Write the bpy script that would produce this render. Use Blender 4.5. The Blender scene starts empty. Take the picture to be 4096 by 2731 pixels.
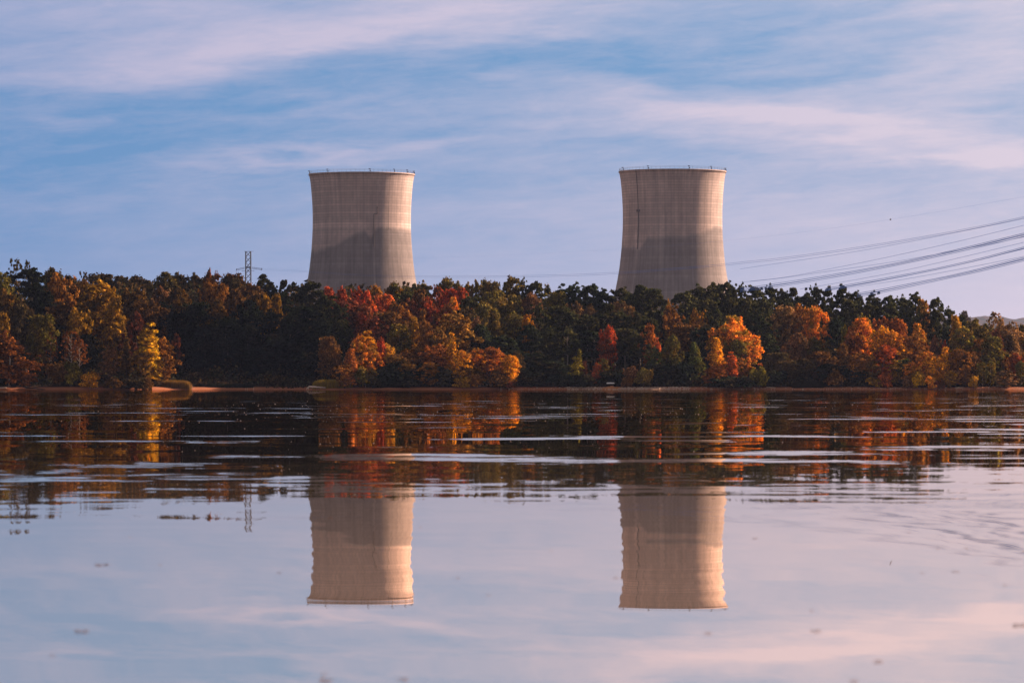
import bpy, bmesh, math, random
import numpy as np
from mathutils import Vector

C = bpy.context.scene.collection
R = math.radians
FPX = 17067.0            # focal length in photo pixels (150 mm on a 36 mm sensor, 4096 px wide)
CAMH = 0.8               # eye height over the water
HOR = 1545.0             # photo row of the horizon
def PX(px, d): return (px - 2048.0) / FPX * d
def PZ(py, d): return CAMH + (HOR - py) / FPX * d

# ------------------------------------------------------------------ camera
cd = bpy.data.cameras.new('camera'); cam = bpy.data.objects.new('camera', cd); C.objects.link(cam)
cd.sensor_width = 36.0; cd.lens = 150.0
cd.shift_y = (HOR - 1365.5) / 4096.0
cam.location = (0, 0, CAMH); cam.rotation_euler = (R(90), 0, 0)
cd.clip_start = 0.5; cd.clip_end = 40000
cd.dof.use_dof = True; cd.dof.focus_distance = 1060.0; cd.dof.aperture_fstop = 9.0
bpy.context.scene.camera = cam

# ------------------------------------------------------------------ render / exposure
sc = bpy.context.scene
sc.view_settings.view_transform = 'Standard'; sc.view_settings.look = 'None'
sc.view_settings.gamma = 1.0; sc.view_settings.exposure = 1.0
cy = sc.cycles
cy.max_bounces = 7; cy.diffuse_bounces = 2; cy.glossy_bounces = 3; cy.transmission_bounces = 3
cy.transparent_max_bounces = 8; cy.volume_bounces = 0
cy.sample_clamp_indirect = 6.0
cy.use_denoising = True; cy.use_adaptive_sampling = False

# ------------------------------------------------------------------ node helpers
class NT:
    def __init__(s, nt): s.nt = nt; nt.nodes.clear()
    def n(s, t, **kw):
        o = s.nt.nodes.new(t)
        for k, v in kw.items(): setattr(o, k, v)
        return o
    def put(s, sock, v):
        if isinstance(v, (int, float)): sock.default_value = v
        elif isinstance(v, tuple):
            sock.default_value = v if len(sock.default_value) == len(v) else tuple(v) + (1,)
        else: s.nt.links.new(v, sock)
    def m(s, op, a, b=0.0, c=None, clamp=False):
        o = s.n('ShaderNodeMath', operation=op, use_clamp=clamp)
        s.put(o.inputs[0], a); s.put(o.inputs[1], b)
        if c is not None: s.put(o.inputs[2], c)
        return o.outputs[0]
    def add(s, a, b): return s.m('ADD', a, b)
    def sub(s, a, b): return s.m('SUBTRACT', a, b)
    def mul(s, a, b): return s.m('MULTIPLY', a, b)
    def div(s, a, b): return s.m('DIVIDE', a, b)
    def sstep(s, x, a, b):
        o = s.n('ShaderNodeMapRange', interpolation_type='SMOOTHSTEP')
        s.put(o.inputs[0], x); s.put(o.inputs[1], a); s.put(o.inputs[2], b)
        return o.outputs[0]
    def lin(s, x, a, b, c=0.0, d=1.0):
        o = s.n('ShaderNodeMapRange'); s.put(o.inputs[0], x)
        for i, v in enumerate((a, b, c, d)): s.put(o.inputs[i+1], v)
        return o.outputs[0]
    def mix(s, f, a, b, mode='MIX'):
        o = s.n('ShaderNodeMix', data_type='RGBA', blend_type=mode)
        s.put(o.inputs[0], f); s.put(o.inputs[6], a); s.put(o.inputs[7], b)
        return o.outputs[2]
    def comb(s, x, y, z=0.0):
        o = s.n('ShaderNodeCombineXYZ'); s.put(o.inputs[0], x); s.put(o.inputs[1], y); s.put(o.inputs[2], z)
        return o.outputs[0]
    def sep(s, v):
        o = s.n('ShaderNodeSeparateXYZ'); s.put(o.inputs[0], v); return o.outputs
    def noise(s, vec, scale, detail=4.0, rough=0.5, dist=0.0):
        o = s.n('ShaderNodeTexNoise'); s.put(o.inputs['Vector'], vec)
        o.inputs['Scale'].default_value = scale; o.inputs['Detail'].default_value = detail
        o.inputs['Roughness'].default_value = rough; o.inputs['Distortion'].default_value = dist
        return o.outputs[0]

def material(name):
    m = bpy.data.materials.new(name); m.use_nodes = True
    return m, NT(m.node_tree)

# ------------------------------------------------------------------ sky
SUN_AZ = 116.0      # degrees round from "behind the camera" towards the right
SUN_EL = 20.0
sdir = Vector((math.sin(R(SUN_AZ)) * math.cos(R(SUN_EL)), -math.cos(R(SUN_AZ)) * math.cos(R(SUN_EL)), math.sin(R(SUN_EL))))
W = bpy.data.worlds.new("World"); sc.world = W; W.use_nodes = True
w = NT(W.node_tree)
sky = w.n('ShaderNodeTexSky', sky_type='NISHITA'); sky.sun_disc = False
sky.sun_elevation = R(SUN_EL); sky.sun_rotation = math.atan2(sdir.x, sdir.y)
dirv = w.n('ShaderNodeTexCoord').outputs['Generated']
dx, dy, dz = w.sep(dirv)
az = w.m('ARCTAN2', dx, dy)                     # 0 over the towers, positive to the right
el = w.m('ARCSINE', dz)
def blob(px, py, sx, sy, rot, amp, wu, wv):     # a soft cloud bank at an azimuth/elevation
    u0 = (px - 2048) / FPX; v0 = (HOR - py) / FPX; c, s_ = math.cos(R(rot)), math.sin(R(rot))
    du = w.sub(wu, u0); dv = w.sub(wv, v0)
    a = w.add(w.mul(du, c * FPX / sx), w.mul(dv, s_ * FPX / sx))
    b = w.add(w.mul(du, -s_ * FPX / sy), w.mul(dv, c * FPX / sy))
    q = w.add(w.mul(a, a), w.mul(b, b))
    return w.mul(w.m('EXPONENT', w.mul(q, -1.0)), amp)
p = w.comb(az, w.mul(el, 5.5), 0.0)
warp1 = w.noise(p, 14.0, 5.0, 0.55)
warp2 = w.noise(w.comb(w.add(az, 3.1), w.mul(el, 6.0), 1.7), 22.0, 5.0, 0.6)
wu = w.add(az, w.mul(w.sub(warp2, 0.5), 0.07))
wv = w.add(el, w.mul(w.sub(warp1, 0.5), 0.022))
clouds = [  # px, py, half length, half height, tilt, amount
 (300, 60, 1500, 190, 4, .45), (1500, 60, 900, 110, 8, .50), (250, 330, 620, 70, 6, .40), (700, 235, 700, 70, 4, .30),
 (2150, 40, 700, 80, 3, .25), (1450, 165, 600, 40, 6, .22),
 (2700, 460, 720, 75, -4, .42), (3400, 500, 700, 60, -7, .42), (3900, 330, 600, 90, 12, .35), (3900, 600, 500, 70, 0, .22),
 (4000, 60, 500, 130, 0, .45), (3300, 330, 500, 60, 10, .25), (3700, 630, 500, 30, 3, .25),
 (1500, 610, 800, 28, 3, .26), (1100, 640, 500, 22, 5, .20), (200, 520, 330, 35, 0, .20), (1350, 430, 330, 35, 8, .16),
 (500, 760, 700, 60, 0, .10), (2000, 850, 700, 90, 0, .08), (3300, 880, 700, 120, 0, .12),
 (2900, 620, 500, 35, -3, -.14), (3500, 230, 450, 30, 10, -.10), (350, 640, 600, 70, 3, -.12), (900, 400, 700, 55, 5, -.10), (2300, 210, 900, 60, -8, -.16), (3100, 160, 600, 40, 12, -.14), (1900, 320, 500, 50, 5, -.10),
]
tot = None
for cl in clouds:
    b = blob(*cl, wu, wv); tot = b if tot is None else w.add(tot, b)
U = w.lin(az, -0.12, 0.12); VB = w.lin(el, 0.070, 0.0)
w0 = w.add(w.add(0.085, w.mul(U, 0.27)), w.add(w.mul(w.mul(U, VB), 0.55), w.mul(w.mul(VB, VB), 0.32)))
fine = w.mul(w.sub(w.noise(w.comb(az, w.mul(w.sub(el, w.mul(az, .09)), 6.0), 0.5), 30.0, 8.0, 0.62, 0.35), 0.5), w.lin(el, 0.012, 0.045, 0.10, 0.62))
fine = w.add(fine, w.mul(w.sub(w.noise(w.comb(az, w.mul(w.sub(el, w.mul(az, .06)), 5.0), 4.5), 80.0, 7.0, 0.70, 0.5), 0.5), w.lin(el, 0.015, 0.05, 0.06, 0.58)))
wt = w.m('ADD', w.add(w0, tot), fine, clamp=True)
blue = w.mix(U, (0.090, 0.272, 0.575), (0.160, 0.350, 0.635))
lav = w.mix(U, (0.53, 0.495, 0.70), (0.75, 0.645, 0.77))
front = w.mix(wt, blue, lav)
# higher up, out of the picture: made-up warm-grey sky, toned for the ambient light
high = w.mix(w.noise(dirv, 3.0, 4.0, 0.6), (0.16, 0.17, 0.21), (0.28, 0.24, 0.23))
up = w.mix(w.sstep(el, 0.11, 0.22), front, high)
up = w.mix(w.sstep(w.m('ABSOLUTE', az), 0.3, 1.2), up, high)
nish = w.n('ShaderNodeVectorMath', operation='SCALE'); w.put(nish.inputs[0], sky.outputs[0]); nish.inputs['Scale'].default_value = 0.10
skyc = w.mix(w.lin(el, 0.0, 0.35, 0.05, 0.30), up, nish.outputs[0])
scl = w.n('ShaderNodeVectorMath', operation='SCALE'); w.put(scl.inputs[0], skyc); scl.inputs['Scale'].default_value = 5.0
bg = w.n('ShaderNodeBackground'); w.put(bg.inputs[0], scl.outputs[0]); bg.inputs[1].default_value = 0.10
wo = w.n('ShaderNodeOutputWorld'); w.put(wo.inputs[0], bg.outputs[0])

# ------------------------------------------------------------------ sun
sl = bpy.data.lights.new('sun', 'SUN'); so = bpy.data.objects.new('sun', sl); C.objects.link(so)
sl.energy = 5.0; sl.angle = R(0.6); sl.color = (1.0, 0.74, 0.57)
so.rotation_euler = sdir.to_track_quat('Z', 'Y').to_euler()

# ------------------------------------------------------------------ object helpers
def tag(o, label=None, cat=None, group=None, kind=None):
    if label: o['label'] = label
    if cat: o['category'] = cat
    if group: o['group'] = group
    if kind: o['kind'] = kind
    return o
def empty(name, loc=(0, 0, 0), rz=0.0):
    o = bpy.data.objects.new(name, None); C.objects.link(o); o.location = loc; o.rotation_euler = (0, 0, rz)
    o.empty_display_size = 1.0
    return o
def link(name, me, mat=None, parent=None, loc=(0, 0, 0)):
    if mat is not None and not me.materials: me.materials.append(mat)
    o = bpy.data.objects.new(name, me); C.objects.link(o); o.location = loc
    if parent: o.parent = parent
    return o
class MB:      # gathers vertices and faces, becomes one mesh
    def __init__(s): s.v = []; s.f = []
    def box(s, c, d, ax=None):
        n = len(s.v); hx, hy, hz = d[0]/2, d[1]/2, d[2]/2
        for a in (-1, 1):
            for b in (-1, 1):
                for e in (-1, 1): s.v.append((c[0]+a*hx, c[1]+b*hy, c[2]+e*hz))
        for q in ((0,1,3,2),(4,6,7,5),(0,4,5,1),(2,3,7,6),(0,2,6,4),(1,5,7,3)): s.f.append(tuple(n+i for i in q))
    def tube(s, pts, rs, k=6, cap=True):
        n0 = len(s.v); P = [Vector(q) for q in pts]
        if isinstance(rs, (int, float)): rs = [rs]*len(P)
        up = Vector((0.13, 0.21, 1)).normalized()
        for i, q in enumerate(P):
            t = (P[min(i+1, len(P)-1)] - P[max(i-1, 0)]).normalized()
            ref = up if abs(t.dot(up)) < .95 else Vector((1, 0, .1)).normalized()
            a = t.cross(ref).normalized(); b = t.cross(a)
            for j in range(k):
                an = 2*math.pi*j/k; s.v.append(tuple(q + (a*math.cos(an) + b*math.sin(an))*rs[i]))
        for i in range(len(P)-1):
            for j in range(k):
                a = n0+i*k+j; b = n0+i*k+(j+1) % k
                s.f.append((a, b, b+k, a+k))
        if cap:
            s.f.append(tuple(n0+j for j in range(k))[::-1]); s.f.append(tuple(n0+(len(P)-1)*k+j for j in range(k)))
    def mesh(s, name, smooth=False):
        me = bpy.data.meshes.new(name); me.from_pydata([tuple(q) for q in s.v], [], s.f); me.update()
        if smooth: me.polygons.foreach_set('use_smooth', [True]*len(me.polygons))
        return me
def np_mesh(name, V, F, smooth=False):       # V (n,3), F (m,k)
    me = bpy.data.meshes.new(name); V = np.asarray(V, dtype=np.float32); F = np.asarray(F, dtype=np.int32)
    k = F.shape[1]; me.vertices.add(len(V)); me.vertices.foreach_set('co', V.ravel())
    me.loops.add(F.size); me.loops.foreach_set('vertex_index', F.ravel())
    me.polygons.add(len(F)); me.polygons.foreach_set('loop_start', np.arange(0, F.size, k, dtype=np.int32))
    if smooth: me.polygons.foreach_set('use_smooth', np.ones(len(F), dtype=bool))
    me.update(calc_edges=True); me.validate()
    return me

# ------------------------------------------------------------------ terrain
def sst(x, a, b):
    t = np.clip((x - a) / (b - a), 0, 1); return t*t*(3-2*t)
def shore_y(x):
    x = np.asarray(x, dtype=float)
    return 1050 + 1.2*np.sin(x*0.045+1) + 0.8*np.sin(x*0.13) + 0.5*np.sin(x*0.31+2) + 18*np.exp(-((x+69)/17.0)**2)
def ridge(x):
    return 1.12 - 0.25*sst(x, -60, 0) - 0.55*sst(x, 80, 135)
def ground(x, y):
    x = np.asarray(x, dtype=float); y = np.asarray(y, dtype=float)
    s = y - shore_y(x)
    bank = 0.64 + 0.14*np.sin(x*0.05+0.6) + 0.08*np.sin(x*0.17) - 0.38*np.exp(-((x+57)/9.0)**2) - 0.3*np.exp(-((x-6)/6.0)**2)
    z = np.where(s < 0, np.maximum(s*0.25, -2.0), 0)
    z = z + np.clip(s/4.0, 0, 1)*np.maximum(bank, 0.10) + 0.5*sst(s, 4, 8) + 10.5*sst(s, 8, 170)*ridge(x)
    z = z - 6.0*sst(y, 1300, 1700)*ridge(x) + 10*np.exp(-((y-2120)/150)**2)*sst(x, 100, 200)
    far = sst(y, 9500, 14500)
    z = z + far*(198 + 18*np.sin(x*0.0042+0.5) + 6*np.sin(x*0.013+1))
    return z

def m_ground():
    m, t = material('ground_soil')
    pos = t.n('ShaderNodeNewGeometry').outputs['Position']; s = t.sep(pos)
    n1 = t.noise(pos, 0.7, 5, .6); n2 = t.noise(pos, 4.0, 4, .6)
    clay = t.mix(n1, (0.42, 0.135, 0.062), (0.58, 0.215, 0.10))
    clay = t.mix(t.sstep(n2, .58, .72), clay, (0.60, 0.34, 0.22))
    litter = t.mix(n2, (0.035, 0.022, 0.012), (0.09, 0.05, 0.022))
    c = t.mix(t.sstep(t.add(s[2], t.mul(n1, 0.3)), 0.62, 0.95), clay, litter)
    forest = t.mix(t.sstep(t.noise(pos, 0.03, 3, .6), .4, .65), (0.05, 0.05, 0.022), (0.13, 0.06, 0.025))
    c = t.mix(t.sstep(s[1], 1400.0, 1700.0), c, forest)
    b = t.n('ShaderNodeBsdfPrincipled'); t.put(b.inputs['Base Color'], c); b.inputs['Roughness'].default_value = .95
    b.inputs['Specular IOR Level'].default_value = .1
    bu = t.n('ShaderNodeBump'); bu.inputs['Strength'].default_value = .7; bu.inputs['Distance'].default_value = .12
    t.put(bu.inputs['Height'], n2); t.put(b.inputs['Normal'], bu.outputs[0])
    t.put(t.n('ShaderNodeOutputMaterial').inputs[0], b.outputs[0]); return m
def grid_ground():
    xs = np.concatenate([np.linspace(-4000, -200, 60), np.linspace(-195, 195, 300), np.linspace(200, 4000, 80)])
    ys = np.concatenate([np.linspace(1035, 1062, 40), np.linspace(1064, 1240, 60), np.linspace(1260, 3000, 40), np.linspace(3040, 16500, 150)])
    X, Y = np.meshgrid(xs, ys); Z = ground(X, Y)
    rng = np.random.RandomState(5)
    Z = Z + np.where(Y > 9000, rng.rand(*Z.shape)*22.0, 0) + np.where((Y > 1050) & (Y < 1300), rng.randn(*Z.shape)*0.035, 0)
    V = np.stack([X, Y, Z], -1).reshape(-1, 3); nx = len(xs); ny = len(ys)
    i = np.arange(ny-1)[:, None]*nx + np.arange(nx-1)[None, :]
    F = np.stack([i, i+1, i+1+nx, i+nx], -1).reshape(-1, 4)
    return np_mesh('ground', V, F, True)
tag(link('ground', grid_ground(), m_ground()), kind='structure')

# ------------------------------------------------------------------ water
def m_water():
    m, t = material('lake_water')
    pos = t.n('ShaderNodeNewGeometry').outputs['Position']; s = t.sep(pos); x, y = s[0], s[1]
    d = t.m('MAXIMUM', y, 6.0)
    p1 = t.comb(x, y, 0.0); p2 = t.comb(t.add(x, 41.0), t.add(y, 17.0), 5.0)
    # gentle long undulation close in, wind ripples further out
    a_near = t.lin(y, 8.0, 34.0, 0.0019, 0.0028)
    swell = t.sub(t.noise(t.comb(t.mul(x, .35), y, 0.0), 0.75, 2.0, .5), .5)
    swx = t.sub(t.noise(t.comb(t.mul(x, .5), y, 9.0), 1.9, 3.0, .5), .5)
    rip = t.sub(t.noise(t.comb(t.mul(x, 1.0), y, 2.0), 0.36, 4.0, .52), .5)
    ripn = t.sub(t.noise(t.comb(t.mul(x, .9), y, 4.0), 1.5, 3.0, .50), .5)
    wn_ = t.sstep(y, 30.0, 58.0); rip = t.add(t.mul(rip, t.lin(wn_, 0, 1, .35, 1.0)), t.mul(ripn, t.lin(wn_, 0, 1, 1.0, .15)))
    big = t.noise(t.comb(t.mul(x, 1.2), y, 7.0), 0.10, 3.0, .5)                   # patches of wind
    patch = t.sstep(big, .42, .60)
    zone = t.sstep(y, 19.0, 34.0)
    a_mid = t.mul(zone, t.add(t.mul(patch, t.lin(y, 26.0, 60.0, .040, .075)), t.lin(y, 26.0, 90.0, .010, .026)))
    a_far = t.lin(y, 120.0, 400.0, 1.0, .75)
    sy = t.add(t.mul(swell, t.mul(a_near, 2.2)), t.mul(rip, t.mul(a_mid, a_far)))
    fl = t.div(-0.30*CAMH, d)
    sy = t.m('MAXIMUM', sy, fl)
    rx = t.sub(t.noise(t.comb(x, y, 12.0), 1.1, 4.0, .6), .5)
    sx = t.add(t.mul(swx, 0.028), t.mul(rx, t.mul(a_mid, 1.2)))
    nv = t.n('ShaderNodeVectorMath', operation='NORMALIZE'); t.put(nv.inputs[0], t.comb(sx, t.mul(sy, -1.0), 1.0))
    gl = t.n('ShaderNodeBsdfAnisotropic' if False else 'ShaderNodeBsdfGlossy'); gl.inputs['Roughness'].default_value = 0.0
    t.put(gl.inputs['Color'], (1.0, 0.86, 0.735)); t.put(gl.inputs['Normal'], nv.outputs[0])
    df = t.n('ShaderNodeBsdfDiffuse')
    murk = t.mix(t.noise(p1, .8, 3, .5), (0.066, 0.047, 0.036), (0.084, 0.060, 0.045)); t.put(df.inputs['Color'], murk)
    inc = t.sep(t.n('ShaderNodeNewGeometry').outputs['Incoming'])
    fac = t.mul(t.sstep(t.m('ABSOLUTE', inc[2]), 0.012, 0.060), 1.0)
    t.put(df.inputs['Color'], t.mix(fac, (0.0, 0.0, 0.0), murk))
    mx = t.n('ShaderNodeAddShader'); t.put(mx.inputs[0], gl.outputs[0]); t.put(mx.inputs[1], df.outputs[0])
    t.put(t.n('ShaderNodeOutputMaterial').inputs[0], mx.outputs[0]); return m
wm = np_mesh('water', [(-4000, -60, 0), (4000, -60, 0), (4000, 1075, 0), (-4000, 1075, 0)], [(0, 1, 2, 3)])
tag(link('water', wm, m_water()), kind='structure')

# ------------------------------------------------------------------ cooling towers
def m_shell(name, ramp, dark_mul, ladder_phi, seam_phi, seedz, band=None):
    m, t = material(name)
    oc = t.n('ShaderNodeTexCoord').outputs['Object']; s = t.sep(oc); z = s[2]
    phi = t.m('ARCTAN2', s[0], t.mul(s[1], -1.0))                 # 0 faces the lake
    deg = t.mul(phi, 57.2958)
    cyl = t.comb(t.mul(phi, 34.0), z, seedz)
    rows = t.m('FLOOR', t.div(z, 1.8)); cols = t.m('FLOOR', t.div(deg, 3.6))
    wn = t.n('ShaderNodeTexWhiteNoise', noise_dimensions='2D'); t.put(wn.inputs['Vector'], t.comb(rows, cols, 0))
    wr = t.n('ShaderNodeTexWhiteNoise', noise_dimensions='1D'); t.put(wr.inputs['W'], t.add(rows, seedz))
    v = t.add(0.90, t.mul(wn.outputs[0], .10)); v = t.mul(v, t.add(.90, t.mul(wr.outputs[0], .20)))
    fr = t.m('FRACT', t.div(z, 1.8)); upper = t.sstep(z, 78.0, 105.0)
    ln = t.sub(1.0, t.mul(t.m('LESS_THAN', fr, 0.20), t.add(.05, t.mul(t.mul(upper, t.lin(wr.outputs[0], 0, 1, .35, 1.2)), .22))))
    fc = t.m('FRACT', t.div(deg, 3.6)); lc = t.sub(1.0, t.mul(t.m('LESS_THAN', fc, 0.10), .12))
    v = t.mul(v, t.mul(ln, lc))
    v = t.mul(v, t.lin(t.noise(t.comb(t.mul(phi, 34.0), t.mul(z, .35), seedz), .09, 5, .6), .3, .7, .76, 1.18))
    streak = t.noise(t.comb(t.mul(phi, 34.0), t.mul(z, .03), seedz), .55, 4, .6)
    v = t.mul(v, t.lin(streak, .3, .7, .78, 1.14))
    # darker lower part of the shell: its upper edge height goes round the tower
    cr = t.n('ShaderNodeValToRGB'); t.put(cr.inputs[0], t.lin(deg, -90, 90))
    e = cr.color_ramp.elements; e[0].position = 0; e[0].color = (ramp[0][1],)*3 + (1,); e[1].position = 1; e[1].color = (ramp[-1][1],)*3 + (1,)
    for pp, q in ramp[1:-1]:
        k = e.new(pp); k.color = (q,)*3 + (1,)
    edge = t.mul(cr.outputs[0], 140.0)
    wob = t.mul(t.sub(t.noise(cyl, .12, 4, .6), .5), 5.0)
    dk_low = t.sstep(t.sub(z, t.add(edge, wob)), 2.4, -2.4)
    v = t.mul(v, t.lin(dk_low, 0, 1, 1.0, dark_mul))
    # dark stain under the rim and runs below it
    run = t.mul(t.sstep(z, 128.0, 140.0), t.sstep(t.noise(t.comb(t.mul(phi, 34.0), t.mul(z, .05), 3.0), .8, 3, .6), .42, .62))
    v = t.mul(v, t.sub(1.0, t.mul(run, .28)))
    # straight seam and ladder line
    v = t.mul(v, t.sub(1.0, t.mul(t.mul(t.m('LESS_THAN', t.m('ABSOLUTE', t.sub(deg, seam_phi)), .55), t.m('GREATER_THAN', z, 98.0)), .30)))
    pale = t.mul(t.m('LESS_THAN', t.m('ABSOLUTE', t.sub(deg, t.add(ladder_phi, -.6))), t.lin(z, 45, 88, .5, 1.6)), t.m('LESS_THAN', z, 88.0))
    v = t.mul(v, t.add(1.0, t.mul(pale, .28)))
    if band:
        inb = t.mul(t.m('GREATER_THAN', z, band[0]), t.m('LESS_THAN', z, band[1])); v = t.mul(v, t.add(1.0, t.mul(inb, .16)))
    base = t.mix(dk_low, (0.68, 0.50, 0.435), (0.56, 0.445, 0.405))
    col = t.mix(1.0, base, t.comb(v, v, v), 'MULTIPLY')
    b = t.n('ShaderNodeBsdfPrincipled'); t.put(b.inputs['Base Color'], col); b.inputs['Roughness'].default_value = .9
    b.inputs['Specular IOR Level'].default_value = .15
    bu = t.n('ShaderNodeBump'); bu.inputs['Strength'].default_value = .25; bu.inputs['Distance'].default_value = .15
    t.put(bu.inputs['Height'], ln); t.put(b.inputs['Normal'], bu.outputs[0])
    t.put(t.n('ShaderNodeOutputMaterial').inputs[0], b.outputs[0]); return m
def plain(name, col, rough=.7, metal=0.0, nz=.15, sc_=3.0):
    m, t = material(name)
    oc = t.n('ShaderNodeTexCoord').outputs['Object']
    n = t.noise(oc, sc_, 4, .6); c = t.mix(n, tuple(q*(1-nz*2) for q in col), tuple(min(1, q*(1+nz*2)) for q in col))
    b = t.n('ShaderNodeBsdfPrincipled'); t.put(b.inputs['Base Color'], c); b.inputs['Roughness'].default_value = rough
    b.inputs['Metallic'].default_value = metal
    t.put(t.n('ShaderNodeOutputMaterial').inputs[0], b.outputs[0]); return m
STEEL = plain('galvanised_steel', (0.16, 0.15, 0.15), .6, .3)
MAST = plain('dark_weathered_steel', (0.035, 0.03, 0.03), .8)
DARKM = plain('dark_lamp_metal', (0.05, 0.045, 0.04), .6)
HW = [(0, 566), (60/1, 553), (160, 542), (260, 534), (360, 529), (460, 527.5), (560, 529), (660, 534), (760, 541), (860, 551), (960, 563), (1060, 580), (1160, 600), (1230, 614), (1500, 675), (1800, 750), (2090, 830)]
def tower(cx, d, top_z, mat, label, beacons, scale):
    g = 8.0
    t = empty('cooling_tower', (cx, d, g)); tag(t, label, 'cooling tower', 'twin cooling towers')
    H = top_z - g; V = []; NS = 180
    ysr = [q[0] for q in HW]; wsr = [q[1] for q in HW]
    nz = 90
    def ring(r, z):
        for j in range(NS):
            a = 2*math.pi*j/NS; V.append((r*math.cos(a), r*math.sin(a), z))
    zs = list(np.linspace(0, H, nz))
    rad = lambda z: np.interp((H - z)/H*2060, ysr, wsr)*scale
    for z in zs: ring(rad(z), z)
    ring(rad(H) + .45, H); ring(rad(H) + .45, H + .9); ring(rad(H) - .9, H + .9)
    for z in zs[::-1][::6]: ring(rad(z) - .9, z - .01)
    nr = len(V)//NS; F = []
    for i in range(nr-1):
        for j in range(NS):
            a = i*NS+j; b = i*NS+(j+1) % NS; F.append((a, b, b+NS, a+NS))
    sh = link('shell', np_mesh('shell', V, F, True), mat, t)
    r0 = rad(H) - .1; rl = MB()
    for hh in (1.0, 1.75):
        pts = [(r0*math.cos(2*math.pi*j/120), r0*math.sin(2*math.pi*j/120), H+.9+hh) for j in range(121)]; rl.tube(pts, .05, 4)
    for j in range(72):
        a = 2*math.pi*j/72; rl.box((r0*math.cos(a), r0*math.sin(a), H+1.8), (.10, .10, 1.9))
    link('guard_rail', rl.mesh('guard_rail'), STEEL, t)
    for ph in beacons:
        a = R(ph) ; x, y = r0*math.sin(a), -r0*math.cos(a); b = MB()
        b.tube([(x, y, H+.6), (x, y, H+2.4)], .16, 6); b.box((x-.25, y, H+2.85), (1.3, .5, .45)); b.box((x+.35, y, H+1.6), (.35, .4, .9))
        b.box((x, y, H+.2), (.6, .9, 1.2))
        link('warning_light', b.mesh('warning_light'), DARKM, t)
    return t, rad, H
T1D, T2D = 2887.0, 2860.0
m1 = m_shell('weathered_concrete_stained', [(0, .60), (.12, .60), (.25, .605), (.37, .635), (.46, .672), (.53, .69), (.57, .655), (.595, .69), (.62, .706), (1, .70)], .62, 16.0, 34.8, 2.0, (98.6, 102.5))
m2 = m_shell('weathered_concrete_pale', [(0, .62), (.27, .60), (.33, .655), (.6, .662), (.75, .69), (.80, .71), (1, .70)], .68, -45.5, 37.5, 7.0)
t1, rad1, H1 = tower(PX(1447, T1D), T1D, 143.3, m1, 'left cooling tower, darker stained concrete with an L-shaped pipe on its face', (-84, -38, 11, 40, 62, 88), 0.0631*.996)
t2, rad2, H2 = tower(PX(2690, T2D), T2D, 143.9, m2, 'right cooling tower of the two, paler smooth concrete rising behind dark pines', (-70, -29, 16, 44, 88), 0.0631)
def on_shell(rad, ph, z, off=0.0):
    r = rad(z) + off; a = R(ph); return (r*math.sin(a), -r*math.cos(a), z)
pb = MB(); pb.tube([on_shell(rad1, 16.0, z, .35) for z in np.linspace(86, 108, 12)], .30, 6)
pb.tube([on_shell(rad1, a_, 108.2, .4) for a_ in (16, 17.5, 19, 20)], .30, 6); pb.tube([on_shell(rad1, 20.0, z, .4) for z in np.linspace(108, 113, 4)], .3, 6)
link('drain_pipe', pb.mesh('drain_pipe'), plain('dark_pipe', (0.17, 0.125, 0.105)), t1)
lb = MB(); lb.tube([on_shell(rad2, -45.0, z, .3) for z in np.linspace(84, H2, 30)], .20, 5)
lb.tube([on_shell(rad2, -44.0, z, .3) for z in np.linspace(84, 109, 14)], .14, 5)
q = on_shell(rad2, -44.5, 109.5, .5); lb.box(q, (2.4, 1.6, 1.6))
link('access_ladder', lb.mesh('access_ladder'), plain('ladder_steel', (0.17, 0.13, 0.11)), t2)

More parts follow.
